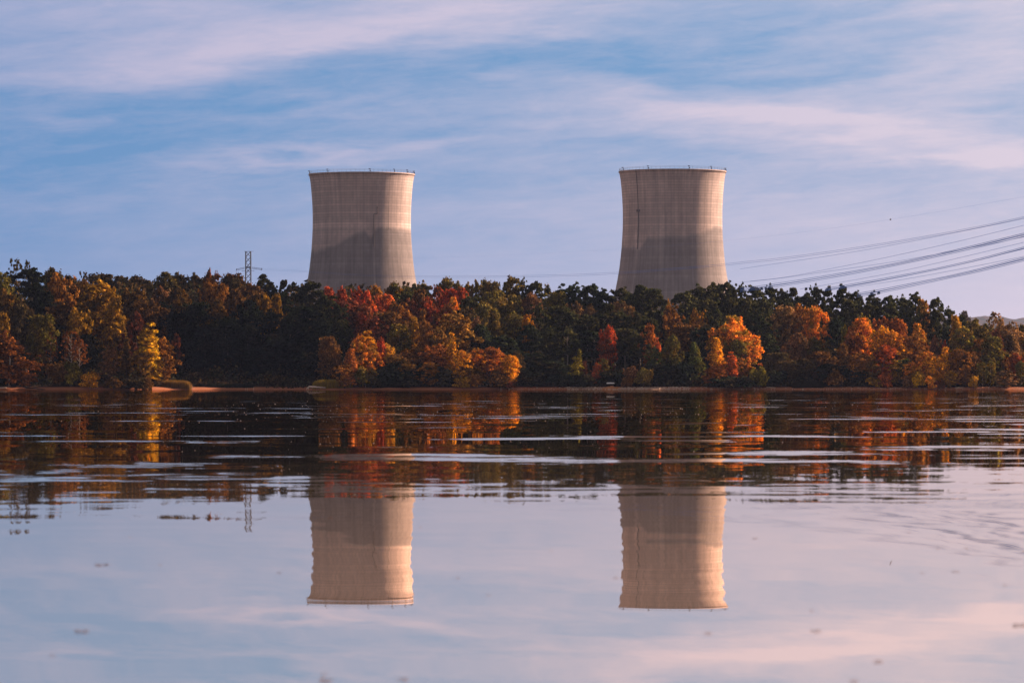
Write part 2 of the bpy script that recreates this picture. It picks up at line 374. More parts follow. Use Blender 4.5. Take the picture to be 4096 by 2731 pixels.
# ------------------------------------------------------------------ transmission mast
PD = 2300.0
def mast():
    t = empty('transmission_tower', (PX(993, PD), PD, 8.0)); tag(t, 'dark steel lattice mast rising above the trees left of the left cooling tower', 'pylon')
    H = PZ(1006, PD) - 8; hw = 1.32; b = MB()
    for a in (-1, 1):
        for c in (-1, 1):
            b.tube([(a*hw*2.2, c*hw*2.2, 0), (a*hw*1.12, c*hw*1.12, H*.6), (a*hw, c*hw, H)], .24, 4)
    step = 2.95; k = 0; z = H
    while z > H*.35:
        z2 = z - step
        for c in (-1, 1):
            for (p_, q_) in (((-hw, c*hw), (hw, c*hw)), ((c*hw, -hw), (c*hw, hw))):
                b.tube([(p_[0], p_[1], z), (q_[0], q_[1], z2)], .10, 4); b.tube([(q_[0], q_[1], z), (p_[0], p_[1], z2)], .10, 4)
                if k % 3 == 0: b.tube([(p_[0], p_[1], z), (q_[0], q_[1], z)], .08, 4)
        z = z2; k += 1
    link('lattice_mast', b.mesh('lattice_mast'), MAST, t)
    tb = MB(); tb.box((.3, 0, H+.06), (5.2, .14, .14)); link('top_bar', tb.mesh('top_bar'), MAST, t)
    zc = PZ(1083, PD) - 8; cb = MB(); cb.box((-.2, 0, zc), (6.6, .3, .14))
    for x in (-3.4, 3.0): cb.box((x, 0, zc-.1), (.15, .15, .4))
    link('cross_arm', cb.mesh('cross_arm'), MAST, t)
    zp = PZ(1069, PD) - 8; pf = MB(); pf.box((0, 0, zp), (2.9, 2.9, .45)); link('platform', pf.mesh('platform'), MAST, t)
    for sx, x1 in ((-1, -6.3), (1, 7.3)):
        for dz in (0, -.62):
            i = MB(); pts = [(sx*2.0, 0, zp+dz-.0), (x1, 0, zp-1.05+dz if sx < 0 else zp-.75+dz)]
            n = 14
            for q in range(n):
                f = q/n; f2 = (q+.55)/n; A = Vector(pts[0]); B = Vector(pts[1])
                i.tube([A.lerp(B, f), A.lerp(B, f2)], .15, 6)
            i.tube(pts, .05, 4)
            link('insulator_string', i.mesh('insulator_string'), DARKM, t)
        c = MB(); zz = zp-1.3 if sx < 0 else zp-1.0; c.box((x1, 0, zz), (.35, .3, 1.1)); link('end_clamp', c.mesh('end_clamp'), DARKM, t)
    return t
mast()

# ------------------------------------------------------------------ power lines across the lake
def dline(px): return 116.1/(.1122 + (px-2048)/FPX)
CABLE = plain('cable_aluminium', (0.01, 0.13, 0.55), .55, .1, .05)
WIRES = [
 ([(945,1083),(880,1100),(760,1130)], 1, 'short cable leaving the lattice mast towards the left treetops', 0),
 ([(1050,1078),(1180,1083),(1400,1098),(1668,1106),(2100,1104),(2300,1099),(2464,1091),(2700,1074),(2890,1058),(3000,1046),(3095,1037),(3565,970),(3960,899),(4110,866)], 2, 'long upper cable crossing in front of the right cooling tower', 1),
 ([(1400,1034),(1750,1030),(2100,1016),(2600,988),(3100,942),(3562,878),(4110,785)], 1, 'faint highest cable carrying a dark marker ball', 0),
 ([(2960,1076),(3466,999),(3960,903),(4110,872)], 1, 'cable just beneath the long upper cable right of the towers', 0),
 ([(3000,1125),(3126,1111),(3326,1074),(3559,1027),(3839,964),(4110,898)], 1, 'single cable second from the top at the right edge', 0),
 ([(2960,1130),(3126,1112),(3280,1090),(3595,1043.7),(3991,970),(4110,945)], 1, 'thin cable with small dampers just above the thick upper bundle', 0),
 ([(2960,1160),(3037,1150),(3186,1127.5),(3419,1088),(3652,1042.7),(3885,990),(4110,936)], 4, 'cable of the thick upper bundle over the right treetops', 0),
 ([(3200,1156),(3317,1137),(3606,1084),(3885,1020),(4110,966)], 1, 'single cable between the upper and the middle bundle', 0),
 ([(3300,1158),(3387,1144),(3652,1095),(3885,1046),(4110,989)], 3, 'cable of the middle bundle over the right treetops', 0),
 ([(3300,1163),(3391,1151),(3601,1119.6),(3998,1045.5),(4110,1022)], 1, 'thin damped cable just above the lowest bundle', 0),
 ([(3430,1180),(3517,1165),(3699,1127.5),(3885,1088),(4110,1033)], 4, 'cable of the lowest bundle on the right', 0),
]
def spline(pts, n=46):
    xs = [q[0] for q in pts]; ys = [q[1] for q in pts]; xx = np.linspace(xs[0], xs[-1], n)
    sl_ = [(ys[i+1]-ys[i])/(xs[i+1]-xs[i]) for i in range(len(xs)-1)]
    tg = [sl_[0]] + [(sl_[i-1]+sl_[i])/2 for i in range(1, len(sl_))] + [sl_[-1]]
    out = []
    for x in xx:
        i = min(max(np.searchsorted(xs, x)-1, 0), len(xs)-2); h = xs[i+1]-xs[i]; t = (x-xs[i])/h
        y = (2*t**3-3*t*t+1)*ys[i] + (t**3-2*t*t+t)*h*tg[i] + (-2*t**3+3*t*t)*ys[i+1] + (t**3-t*t)*h*tg[i+1]
        out.append((x, y))
    return out
for pts, n, lab, sp in WIRES:
    for k in range(n):
        off = (k-(n-1)/2)*(4.6 if n > 2 else 5.0); skew = [0, 2.2, -2.0, 1.0][k % 4]
        P = []
        for j, (x, y) in enumerate(spline(pts)):
            d = dline(x); f = j/45.0
            yy = y + off*(.55 + .45*abs(math.cos(f*3.0+k))) + skew*math.sin(f*3.1)
            P.append((PX(x, d), d, PZ(yy, d)))
        mb = MB(); mb.tube(P, 0.006 if 'marker ball' in lab else (0.033 if n > 2 else .020), 5)
        o = link('power_line', mb.mesh('power_line'), CABLE)
        gl = 'power lines crossing the sky' if n == 1 else 'bundled cables: ' + lab
        if n == 2: lb_ = lab + (', upper strand' if k == 0 else ', lower strand'); gl = 'power lines crossing the sky'
        else: lb_ = lab
        tag(o, lb_, 'power line', gl)
        if 'marker ball' in lab:
            d = dline(3562); bm = bmesh.new(); bmesh.ops.create_icosphere(bm, subdivisions=3, radius=.11); me = bpy.data.meshes.new('marker_ball'); bm.to_mesh(me); bm.free()
            link('marker_ball', me, DARKM, o, (PX(3562, d), d, PZ(878, d)))

# ------------------------------------------------------------------ foliage
def m_leaf():
    m, t = material('autumn_leaves')
    geo = t.n('ShaderNodeNewGeometry'); oc = t.n('ShaderNodeTexCoord').outputs['Object']
    a1 = t.n('ShaderNodeAttribute', attribute_type='OBJECT', attribute_name='leaf_tint')
    a2 = t.n('ShaderNodeAttribute', attribute_type='OBJECT', attribute_name='second_tint')
    oi = t.n('ShaderNodeObjectInfo').outputs['Random']
    sh = t.n('ShaderNodeVectorMath', operation='ADD'); t.put(sh.inputs[0], oc); t.put(sh.inputs[1], t.comb(t.mul(oi, 57), t.mul(oi, 31), 0))
    big = t.noise(sh.outputs[0], .22, 3, .6)
    c = t.mix(t.sstep(big, .42, .60), a1.outputs[0], a2.outputs[0])
    r = geo.outputs['Random Per Island']
    br = t.lin(t.m('POWER', r, 2.2), 0, 1, .45, 2.1)
    md = t.lin(t.noise(sh.outputs[0], .9, 3, .6), .3, .7, .62, 1.42); br = t.mul(br, md)
    c = t.mix(1.0, c, t.comb(br, br, br), 'MULTIPLY')
    df = t.n('ShaderNodeBsdfDiffuse'); t.put(df.inputs[0], c)
    tr = t.n('ShaderNodeBsdfTranslucent'); t.put(tr.inputs[0], c)
    mx = t.n('ShaderNodeMixShader'); mx.inputs[0].default_value = .28; t.put(mx.inputs[1], df.outputs[0]); t.put(mx.inputs[2], tr.outputs[0])
    t.put(t.n('ShaderNodeOutputMaterial').inputs[0], mx.outputs[0]); return m
LEAF = m_leaf()
BARK = plain('bark', (0.13, 0.095, 0.07), .9, 0, .3, 6.0)
BARKP = plain('pale_bark', (0.42, 0.33, 0.27), .9, 0, .3, 6.0)

def leaves(rng, cen, nrm, size, aspect=1.5, jitter=.75):
    """one rhombic leaf spray per point, roughly facing nrm"""
    n = len(cen)
    N = nrm/np.maximum(np.linalg.norm(nrm, axis=1, keepdims=True), 1e-6) + rng.randn(n, 3)*jitter
    N /= np.linalg.norm(N, axis=1, keepdims=True)
    T = np.cross(N, rng.randn(n, 3)); T /= np.maximum(np.linalg.norm(T, axis=1, keepdims=True), 1e-6)
    B = np.cross(N, T); s = (size*(.55+.9*rng.rand(n)))[:, None]
    T = T*s*aspect/2; B = B*s/2
    sk = (rng.rand(n, 1)-.5)*.8
    V = np.stack([cen-T, cen-B+T*sk, cen+T, cen+B+T*sk], 1).reshape(-1, 3)
    F = np.arange(n*4).reshape(-1, 4)
    return V, F
def blob_leaves(rng, lobes, n, size, jitter=.75, asp=1.5, squash=1.0, inner=.5):
    L = np.array(lobes); area = L[:, 3]**2; pr = area/area.sum()
    idx = rng.choice(len(L), n, p=pr)
    u = rng.randn(n, 3); u /= np.linalg.norm(u, axis=1, keepdims=True)
    u[:, 2] = np.where(u[:, 2] < -.3, -u[:, 2]*rng.rand(n), u[:, 2])
    rr = L[idx, 3:4]*(1 - inner*rng.rand(n, 1) + .15*rng.randn(n, 1) + .38*(rng.rand(n, 1) < .10)*rng.rand(n, 1))
    cen = L[idx, :3] + u*rr*np.array([1, 1, squash])
    return leaves(rng, cen, u + np.array([0, 0, .25]), np.full(n, size), asp, jitter)
def trunk(rng, H, r, lobes, crown_lo, lean=0.0, nb=9, k=7):
    mb = MB(); top = H*.86
    pts = []; 
    for i in range(7):
        f = i/6; pts.append((lean*f*f + .12*math.sin(i*1.3+rng.rand())*f*r*5, .1*math.cos(i*1.7)*f*r*5, f*top))
    rs = [r*(1.35 if i == 0 else 1-.8*i/6) for i in range(7)]
    mb.tube(pts, rs, k)
    L = sorted(lobes, key=lambda q: -q[3])[:nb]
    for l in L:
        zb = max(min(l[2]-abs(l[0])*.5-1.0, top*.92), crown_lo*.8); f = zb/top
        i = min(int(f*6), 5); ff = f*6-i; A = Vector(pts[i]).lerp(Vector(pts[i+1]), ff)
        B = Vector(l[:3]); M_ = A.lerp(B, .5)+Vector((0, 0, .25*(B-A).length*.4))
        mb.tube([A, M_, B], [r*.42*(1-.6*f), r*.26*(1-.5*f), r*.08], 5, False)
    return mb.mesh('trunk', True)
PROTO = {}
def proto(key, H, lobes, n, size, r, lo, **kw):
    rng = np.random.RandomState(abs(hash_(key)) % 2**31)
    tk = dict(lean=kw.pop('lean', 0), nb=kw.pop('nb', 9))
    V, F = blob_leaves(rng, lobes, n, size, **kw)
    V[:, 2] = np.maximum(V[:, 2], .15)
    zt = V[:, 2].max(); hw = np.percentile(np.abs(V[:, 0]), 98)
    me = np_mesh('crown', V, F); me.materials.append(LEAF)
    tm = trunk(rng, H, r, lobes, lo, **tk) if r > 0 else None
    PROTO[key] = (me, tm, zt, hw)
def hash_(s):
    h = 7
    for ch in s: h = (h*131 + ord(ch)) % 2147483647
    return h
def oval_lobes(rng, H, lo, hw, n, top=1.0, shape='round'):
    out = [(0, 0, (H+lo)/2, hw*.55), (0, 0, (H+lo)/2+(H-lo)*.22, hw*.45), (0, 0, (H+lo)/2-(H-lo)*.2, hw*.5)]
    e1, e2, e3 = rng.random()*6.3, rng.random()*6.3, rng.uniform(-.9, .9)
    for i in range(n):
        f = (i+.5)/n; a = i*2.399963 + rng.random()*.7
        z = lo + (H-lo)*(.04+.94*f)
        g = f
        if shape == 'round': w_ = math.sqrt(max(0.03, 1-(2*g-1)**2))**.9
        elif shape == 'top': w_ = (math.sin(math.pi*min(1, g**1.6*.98+.02)))**.6*.9+.08
        elif shape == 'low': w_ = max(.12, (1-g)**.55)
        elif shape == 'cone': w_ = max(.06, (1-g)**.85)
        elif shape == 'col': w_ = .75*(1-.75*abs(g-.4)**1.5)*(1-.45*g)
        rl = hw*(.15+.17*rng.random())*(1 if shape != 'cone' else .55+.6*(1-g))
        env = 1+.26*math.sin(a+e1+f*2.2)+.18*math.sin(2*a+e2-f*3.5)
        rad_ = max(0, hw*w_*env - rl*.75)*(.66+.54*rng.random())
        out.append((rad_*math.cos(a)+e3*f*f*hw*.4, rad_*math.sin(a), min(z, H-rl*.8)-(.9*rng.random() if shape != 'cone' else 0), rl))
        if shape in ('round', 'low') and rng.random() < .22: out.append((rad_*1.12*math.cos(a+.3), rad_*1.12*math.sin(a+.3), min(z+rl*.9, H), rl*.45))
    return out
def build_protos():
    for v in range(5):
        rg = random.Random(11+v); L = oval_lobes(rg, 20, 2.5, 5.2, 70, shape='round'); proto('R%d' % v, 20, L, 12000, .43, .30, 5)
    for v in range(2):
        rg = random.Random(31+v); L = oval_lobes(rg, 20, 1.2, 4.6, 76, shape='low' if v else 'round'); proto('T%d' % v, 20, L, 12500, .42, .30, 2)
    for v in range(3):           # irregular, gappy, leaning limbs
        rg = random.Random(51+v); L = oval_lobes(rg, 16, 1.8, 4.8, 44, shape='round')[1:]
        L = [(a+rg.uniform(-.8, .8), b, c+rg.uniform(-.6, .6), d*.86) for a, b, c, d in L]; proto('I%d' % v, 16, L, 7600, .40, .26, 3, inner=.5)
    for v in range(3):           # loblolly pine: bare stem, tufted upper crown
        rg = random.Random(71+v); L = []
        for i in range(44):
            f = rg.random()**.8; z = 10.5 + 10.6*f; w_ = 4.3*math.sqrt(max(.05, 1-((f-.35)/.72)**2)); a = i*2.4+rg.random()
            q = w_*(.35+.65*rg.random()); L.append((q*math.cos(a), q*math.sin(a), z, .85+.55*rg.random()))
        proto('P%d' % v, 21.5, L, 6400, .46, .27, 11, squash=.62, jitter=.95, asp=2.0, nb=16)
    for v in range(5):           # dense pine mass with rounded clumps
        rg = random.Random(91+v); L = oval_lobes(rg, 21, 2.5, 5.2, 84, shape='round')
        L = [(a, b, c, d*.82) for a, b, c, d in L]; proto('Q%d' % v, 21, L, 13500, .40, .3, 6, squash=.72, jitter=.85, asp=1.9)
    rg = random.Random(111); L = oval_lobes(rg, 13, .6, 3.6, 60, shape='cone'); proto('C0', 13, L, 5600, .36, .16, 1, squash=.6)
    for v in range(2):
        rg = random.Random(121+v); L = oval_lobes(rg, 14, .8, 2.9, 34, shape='col'); proto('V%d' % v, 14, L, 4300, .42, .17, 1)
    for v in range(2):           # open crown, branches and sky showing through
        rg = random.Random(131+v); L = []
        for i in range(90):
            f = rg.random(); a = rg.random()*6.28; z = 9+10.4*f; q = 5*math.sqrt(max(.1, 1-((f-.3)/.8)**2))*(.45+.55*rg.random())
            L.append((q*math.cos(a), q*math.sin(a), z, .30+.42*rg.random()))
        proto('S%d' % v, 20, L, 3000, .36, .22, 10, nb=30, inner=.6)
    for v in range(3):
        rg = random.Random(141+v); L = [(rg.uniform(-1.7, 1.7), rg.uniform(-1.2, 1.2), rg.uniform(.5, 2.9), rg.uniform(.6, 1.15)) for _ in range(20)]
        proto('B%d' % v, 3.8, L, 2300, .30, .08, .3, nb=8)
build_protos()

COL = {   # first tint, second tint, words used in the description
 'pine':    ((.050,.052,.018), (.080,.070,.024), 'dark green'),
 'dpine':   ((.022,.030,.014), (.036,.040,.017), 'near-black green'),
 'shade':   ((.020,.026,.014), (.040,.030,.014), 'shade-darkened green'),  # shade of the bay and deep wood put into the leaf colour
 'olive':   ((0.155,0.119,0.026), (0.230,0.144,0.030), 'olive green'),
 'golive':  ((0.176,0.144,0.025), (0.270,0.163,0.025), 'yellowish olive'),
 'grey':    ((0.115,0.081,0.030), (0.155,0.094,0.034), 'grey-brown'),
 'brown':   ((0.176,0.088,0.026), (0.257,0.112,0.026), 'dull brown'),
 'obrown':  ((0.425,0.176,0.028), (0.250,0.111,0.024), 'orange-brown'),
 'rust':    ((0.475,0.156,0.028), (0.300,0.104,0.024), 'rusty'),
 'gold':    ((0.528,0.270,0.022), (0.312,0.169,0.022), 'golden'),
 'dgold':   ((0.270,0.131,0.022), (0.176,0.100,0.022), 'dull gold'),
 'yellow':  ((0.840,0.486,0.025), (0.540,0.284,0.022), 'bright yellow'),
 'yor':     ((0.864,0.405,0.020), (0.600,0.230,0.020), 'yellow-orange'),
 'orange':  ((0.864,0.297,0.030), (0.552,0.270,0.030), 'bright orange'),
 'redor':   ((.60,.14,.030), (.34,.10,.028), 'red-orange'),
 'red':     ((.40,.075,.028), (.22,.070,.025), 'red'),
 'bred':    ((.58,.095,.028), (.34,.080,.025), 'bright red'),
 'dred':    ((.23,.060,.026), (.15,.060,.022), 'dark red'),
 'pinkb':   ((0.325,0.150,0.060), (0.213,0.111,0.045), 'pinkish brown'),
 'tan':     ((0.405,0.219,0.080), (0.203,0.119,0.045), 'tan'),
 'orol':    ((0.480,0.216,0.025), (0.132,0.115,0.022), 'orange-topped olive'),
 'oryel':   ((0.936,0.338,0.035), (0.480,0.297,0.035), 'vivid orange'),
 'ygreen':  ((0.324,0.237,0.025), (0.162,0.138,0.022), 'yellow-green'),
 'green':   ((0.095,0.106,0.025), (0.162,0.131,0.028), 'leafy green'),
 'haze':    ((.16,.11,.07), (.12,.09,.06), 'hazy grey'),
}
# px, row of the top, half width px, distance, kind, colour
T = """10 1078 62 1130 R golive|62 1028 36 1190 S olive|108 1034 20 1192 S olive|128 1066 60 1150 Q dpine|200 1063 46 1172 R olive|232 1086 62 1112 R obrown
335 1080 26 1222 S grey|280 1092 42 1230 R grey|415 1087 52 1230 R grey|488 1096 44 1228 R grey|330 1112 60 1120 R dgold|400 1112 72 1092 T gold|455 1170 60 1084 T gold
20 1150 55 1100 R dgold|80 1200 48 1080 R grey|150 1250 52 1064 R golive|12 1240 36 1070 I gold|38 1342 66 1057 I rust|105 1430 52 1053 I rust|203 1322 24 1064 S rust|285 1320 34 1065 S rust|318 1352 30 1063 S rust
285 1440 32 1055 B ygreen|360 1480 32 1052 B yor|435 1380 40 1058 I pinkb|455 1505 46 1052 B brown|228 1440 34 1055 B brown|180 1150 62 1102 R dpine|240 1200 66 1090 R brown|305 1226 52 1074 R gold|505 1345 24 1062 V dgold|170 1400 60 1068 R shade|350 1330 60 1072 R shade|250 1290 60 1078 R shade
555 1146 46 1130 R dgold|512 1148 44 1132 R dgold|540 1095 45 1222 R grey|590 1112 32 1222 R grey|650 1079 38 1200 R olive|712 1083 38 1206 R grey|768 1086 36 1206 R grey|838 1066 18 1196 I rust|865 1076 16 1197 I rust|835 1090 48 1204 R grey|908 1086 44 1196 R brown|948 1104 30 1190 R grey
645 1138 34 1142 R pinkb|720 1143 52 1136 R dgold|838 1116 46 1132 R obrown|890 1122 36 1128 R obrown|930 1146 48 1120 R brown|1000 1128 56 1162 R brown|600 1190 60 1110 R brown|870 1190 62 1112 R dgold|770 1200 60 1110 R dpine|980 1190 60 1112 R dpine
545 1240 46 1080 I dred|586 1285 44 1060 V yellow|612 1340 30 1062 V yellow|652 1342 46 1066 I obrown|560 1400 50 1056 I dgold|540 1500 50 1053 B grey|580 1505 30 1052 B brown
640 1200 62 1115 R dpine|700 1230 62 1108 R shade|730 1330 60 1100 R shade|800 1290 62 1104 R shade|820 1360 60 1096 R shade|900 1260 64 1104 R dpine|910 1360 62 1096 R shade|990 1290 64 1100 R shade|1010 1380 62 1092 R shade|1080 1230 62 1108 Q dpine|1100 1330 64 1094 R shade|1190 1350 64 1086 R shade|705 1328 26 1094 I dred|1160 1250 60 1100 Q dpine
1062 1092 34 1186 P pine|1135 1114 17 1182 P pine|1172 1122 30 1181 P pine|1235 1114 46 1152 Q pine|1105 1138 40 1170 Q dpine|1130 1164 52 1142 Q dpine|1300 1163 58 1122 Q pine|1345 1208 58 1104 Q pine|1378 1275 46 1090 Q pine|1300 1260 66 1092 Q dpine|1220 1220 62 1110 Q dpine
1020 1160 30 1128 R dgold|1060 1164 22 1126 R gold|1100 1167 20 1125 R gold|1318 1137 34 1137 R red|1368 1138 28 1136 R red|1430 1140 28 1132 R bred|1462 1154 28 1129 I bred|1400 1186 56 1112 T dred|1460 1215 56 1102 T red|1500 1260 52 1092 T dred
1505 1130 28 1152 R orol|1300 1340 36 1074 R brown|1342 1370 32 1070 R brown|1440 1330 32 1066 I orange|1482 1318 36 1069 V yor|1490 1380 36 1062 I orange|1524 1343 14 1068 R bred|1540 1368 30 1070 I gold|1402 1388 46 1056 T rust|1380 1450 40 1054 I obrown|1462 1460 38 1054 B golive|1260 1400 60 1078 R shade
1572 1120 32 1146 R orol|1545 1168 46 1126 R redor|1470 1185 34 1118 R redor|1622 1144 36 1141 R green|1650 1130 44 1162 R pine|1694 1116 34 1166 Q olive|1783 1101 36 1167 R olive|1738 1134 34 1151 I dred|1800 1145 42 1141 R bred|1818 1180 32 1135 R orange|1835 1116 22 1162 R olive|1872 1122 22 1162 R olive|1905 1114 22 1161 Q olive|1942 1107 26 1166 R olive|1982 1116 24 1164 R olive|2040 1095 36 1167 Q olive|2095 1100 24 1170 Q pine|2140 1120 40 1168 Q pine
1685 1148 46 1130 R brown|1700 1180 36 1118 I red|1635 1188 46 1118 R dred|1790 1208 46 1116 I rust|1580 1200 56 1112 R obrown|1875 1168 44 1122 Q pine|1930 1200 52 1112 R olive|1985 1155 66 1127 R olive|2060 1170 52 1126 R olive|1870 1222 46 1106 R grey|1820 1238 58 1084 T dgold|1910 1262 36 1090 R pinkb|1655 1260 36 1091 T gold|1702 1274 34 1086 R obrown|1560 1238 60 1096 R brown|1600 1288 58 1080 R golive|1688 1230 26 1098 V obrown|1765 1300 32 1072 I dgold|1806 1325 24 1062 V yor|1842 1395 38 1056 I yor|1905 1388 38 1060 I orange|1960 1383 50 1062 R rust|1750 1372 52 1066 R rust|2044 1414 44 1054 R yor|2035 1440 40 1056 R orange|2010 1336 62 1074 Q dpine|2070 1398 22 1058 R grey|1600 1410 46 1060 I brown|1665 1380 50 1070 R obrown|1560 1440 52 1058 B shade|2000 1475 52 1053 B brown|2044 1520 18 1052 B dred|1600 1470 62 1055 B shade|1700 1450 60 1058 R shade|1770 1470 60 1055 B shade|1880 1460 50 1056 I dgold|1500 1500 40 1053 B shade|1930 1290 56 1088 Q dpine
2120 1162 38 1126 R pinkb|2180 1128 30 1176 S olive|2210 1160 36 1150 R golive|2112 1250 30 1100 R yor|2060 1240 46 1104 R olive|2305 1121 60 1152 Q dpine|2366 1130 42 1150 Q dpine|2250 1140 36 1154 Q dpine|2415 1152 40 1150 Q dpine|2300 1200 40 1127 R tan|2355 1212 32 1124 R tan|2482 1141 48 1152 Q pine|2572 1136 40 1132 P pine|2612 1148 38 1128 P pine|2642 1174 30 1122 P pine|2538 1142 32 1136 P pine|2465 1198 32 1127 R tan|2526 1216 30 1122 R tan|2160 1205 50 1112 Q pine|2235 1220 48 1106 P pine|2290 1238 46 1104 Q pine|2350 1252 46 1100 P pine|2415 1212 46 1110 P pine|2480 1230 46 1106 Q pine|2545 1242 46 1104 Q pine|2595 1270 42 1100 P pine|2130 1290 52 1090 Q dpine|2200 1300 52 1086 Q pine|2270 1310 50 1084 P pine|2380 1320 50 1084 P dpine|2500 1310 52 1084 P pine|2560 1330 50 1080 P pine|2460 1340 50 1084 P dpine
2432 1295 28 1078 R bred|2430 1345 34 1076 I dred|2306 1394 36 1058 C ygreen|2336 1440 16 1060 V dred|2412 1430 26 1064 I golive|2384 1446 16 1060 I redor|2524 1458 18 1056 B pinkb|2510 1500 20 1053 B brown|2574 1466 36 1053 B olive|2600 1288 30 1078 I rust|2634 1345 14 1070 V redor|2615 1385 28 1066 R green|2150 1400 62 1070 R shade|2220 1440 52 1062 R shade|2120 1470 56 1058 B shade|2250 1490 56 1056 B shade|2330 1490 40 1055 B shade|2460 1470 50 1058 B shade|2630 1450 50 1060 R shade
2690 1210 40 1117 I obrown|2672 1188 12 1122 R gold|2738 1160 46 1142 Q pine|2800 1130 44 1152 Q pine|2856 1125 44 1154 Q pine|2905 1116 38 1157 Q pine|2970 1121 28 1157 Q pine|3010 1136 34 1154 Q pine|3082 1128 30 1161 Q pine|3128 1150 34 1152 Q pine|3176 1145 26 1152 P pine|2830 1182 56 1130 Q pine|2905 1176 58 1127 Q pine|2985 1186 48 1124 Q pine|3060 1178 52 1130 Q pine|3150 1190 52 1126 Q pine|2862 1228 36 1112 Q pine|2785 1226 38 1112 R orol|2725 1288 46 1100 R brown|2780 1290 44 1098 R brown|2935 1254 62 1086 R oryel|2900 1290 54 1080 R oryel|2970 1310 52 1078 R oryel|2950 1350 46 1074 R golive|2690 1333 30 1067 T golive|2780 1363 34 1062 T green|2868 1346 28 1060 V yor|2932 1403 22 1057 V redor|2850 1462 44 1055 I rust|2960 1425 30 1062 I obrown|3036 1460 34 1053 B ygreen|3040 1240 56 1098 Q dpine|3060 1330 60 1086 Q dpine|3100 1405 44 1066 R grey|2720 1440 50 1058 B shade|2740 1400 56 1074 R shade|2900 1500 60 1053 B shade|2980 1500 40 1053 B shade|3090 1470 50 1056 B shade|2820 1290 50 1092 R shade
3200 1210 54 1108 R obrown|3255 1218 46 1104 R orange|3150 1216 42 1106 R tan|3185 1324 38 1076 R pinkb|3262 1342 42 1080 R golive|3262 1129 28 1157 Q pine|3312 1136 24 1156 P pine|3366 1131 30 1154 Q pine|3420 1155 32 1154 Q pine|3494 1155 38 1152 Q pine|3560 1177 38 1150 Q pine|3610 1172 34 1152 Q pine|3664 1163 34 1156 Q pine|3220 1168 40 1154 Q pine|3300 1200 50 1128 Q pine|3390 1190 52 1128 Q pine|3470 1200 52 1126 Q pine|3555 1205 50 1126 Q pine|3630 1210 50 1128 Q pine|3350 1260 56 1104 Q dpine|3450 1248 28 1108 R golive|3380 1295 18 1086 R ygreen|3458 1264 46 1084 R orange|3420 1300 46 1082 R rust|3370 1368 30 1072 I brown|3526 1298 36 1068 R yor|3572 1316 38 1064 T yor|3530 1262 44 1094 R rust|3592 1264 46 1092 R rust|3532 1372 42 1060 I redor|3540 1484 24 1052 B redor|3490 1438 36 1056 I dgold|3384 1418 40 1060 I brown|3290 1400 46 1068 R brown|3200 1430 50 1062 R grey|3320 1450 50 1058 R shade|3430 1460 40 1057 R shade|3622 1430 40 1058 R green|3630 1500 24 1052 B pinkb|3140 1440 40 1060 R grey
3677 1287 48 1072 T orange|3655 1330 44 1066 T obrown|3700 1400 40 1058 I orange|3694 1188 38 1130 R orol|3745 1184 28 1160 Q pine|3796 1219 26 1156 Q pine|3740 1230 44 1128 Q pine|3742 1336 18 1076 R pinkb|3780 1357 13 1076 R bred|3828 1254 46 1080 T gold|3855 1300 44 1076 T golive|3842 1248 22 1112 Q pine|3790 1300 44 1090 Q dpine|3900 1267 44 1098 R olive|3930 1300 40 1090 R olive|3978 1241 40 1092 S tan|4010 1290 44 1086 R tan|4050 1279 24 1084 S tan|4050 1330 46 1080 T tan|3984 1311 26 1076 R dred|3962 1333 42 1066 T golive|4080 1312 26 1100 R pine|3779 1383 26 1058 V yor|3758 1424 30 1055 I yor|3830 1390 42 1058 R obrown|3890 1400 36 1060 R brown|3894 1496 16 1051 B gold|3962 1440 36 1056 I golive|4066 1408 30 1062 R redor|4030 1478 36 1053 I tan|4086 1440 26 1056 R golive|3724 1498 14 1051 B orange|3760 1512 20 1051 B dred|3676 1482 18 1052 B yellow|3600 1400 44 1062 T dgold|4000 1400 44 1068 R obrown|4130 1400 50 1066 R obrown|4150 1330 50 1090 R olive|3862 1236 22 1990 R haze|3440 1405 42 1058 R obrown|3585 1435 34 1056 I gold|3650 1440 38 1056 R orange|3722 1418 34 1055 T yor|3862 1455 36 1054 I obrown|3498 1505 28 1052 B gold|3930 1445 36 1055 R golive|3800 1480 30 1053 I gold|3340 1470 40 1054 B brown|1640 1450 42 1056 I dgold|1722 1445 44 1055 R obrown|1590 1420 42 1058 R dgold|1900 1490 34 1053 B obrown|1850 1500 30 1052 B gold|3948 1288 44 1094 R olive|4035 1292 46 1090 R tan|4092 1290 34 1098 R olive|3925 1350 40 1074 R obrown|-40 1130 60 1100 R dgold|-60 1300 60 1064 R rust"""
KW = {'R': 'round-crowned tree', 'T': 'tall full-crowned tree', 'I': 'ragged tree', 'P': 'tufted pine', 'Q': 'bushy pine', 'C': 'conical cedar', 'V': 'narrow upright tree', 'S': 'open-branched tree', 'B': 'bush'}
NAME = {'R': 'broadleaf_tree', 'T': 'broadleaf_tree', 'I': 'broadleaf_tree', 'P': 'pine_tree', 'Q': 'pine_tree', 'C': 'cedar_tree', 'V': 'broadleaf_tree', 'S': 'broadleaf_tree', 'B': 'bush'}
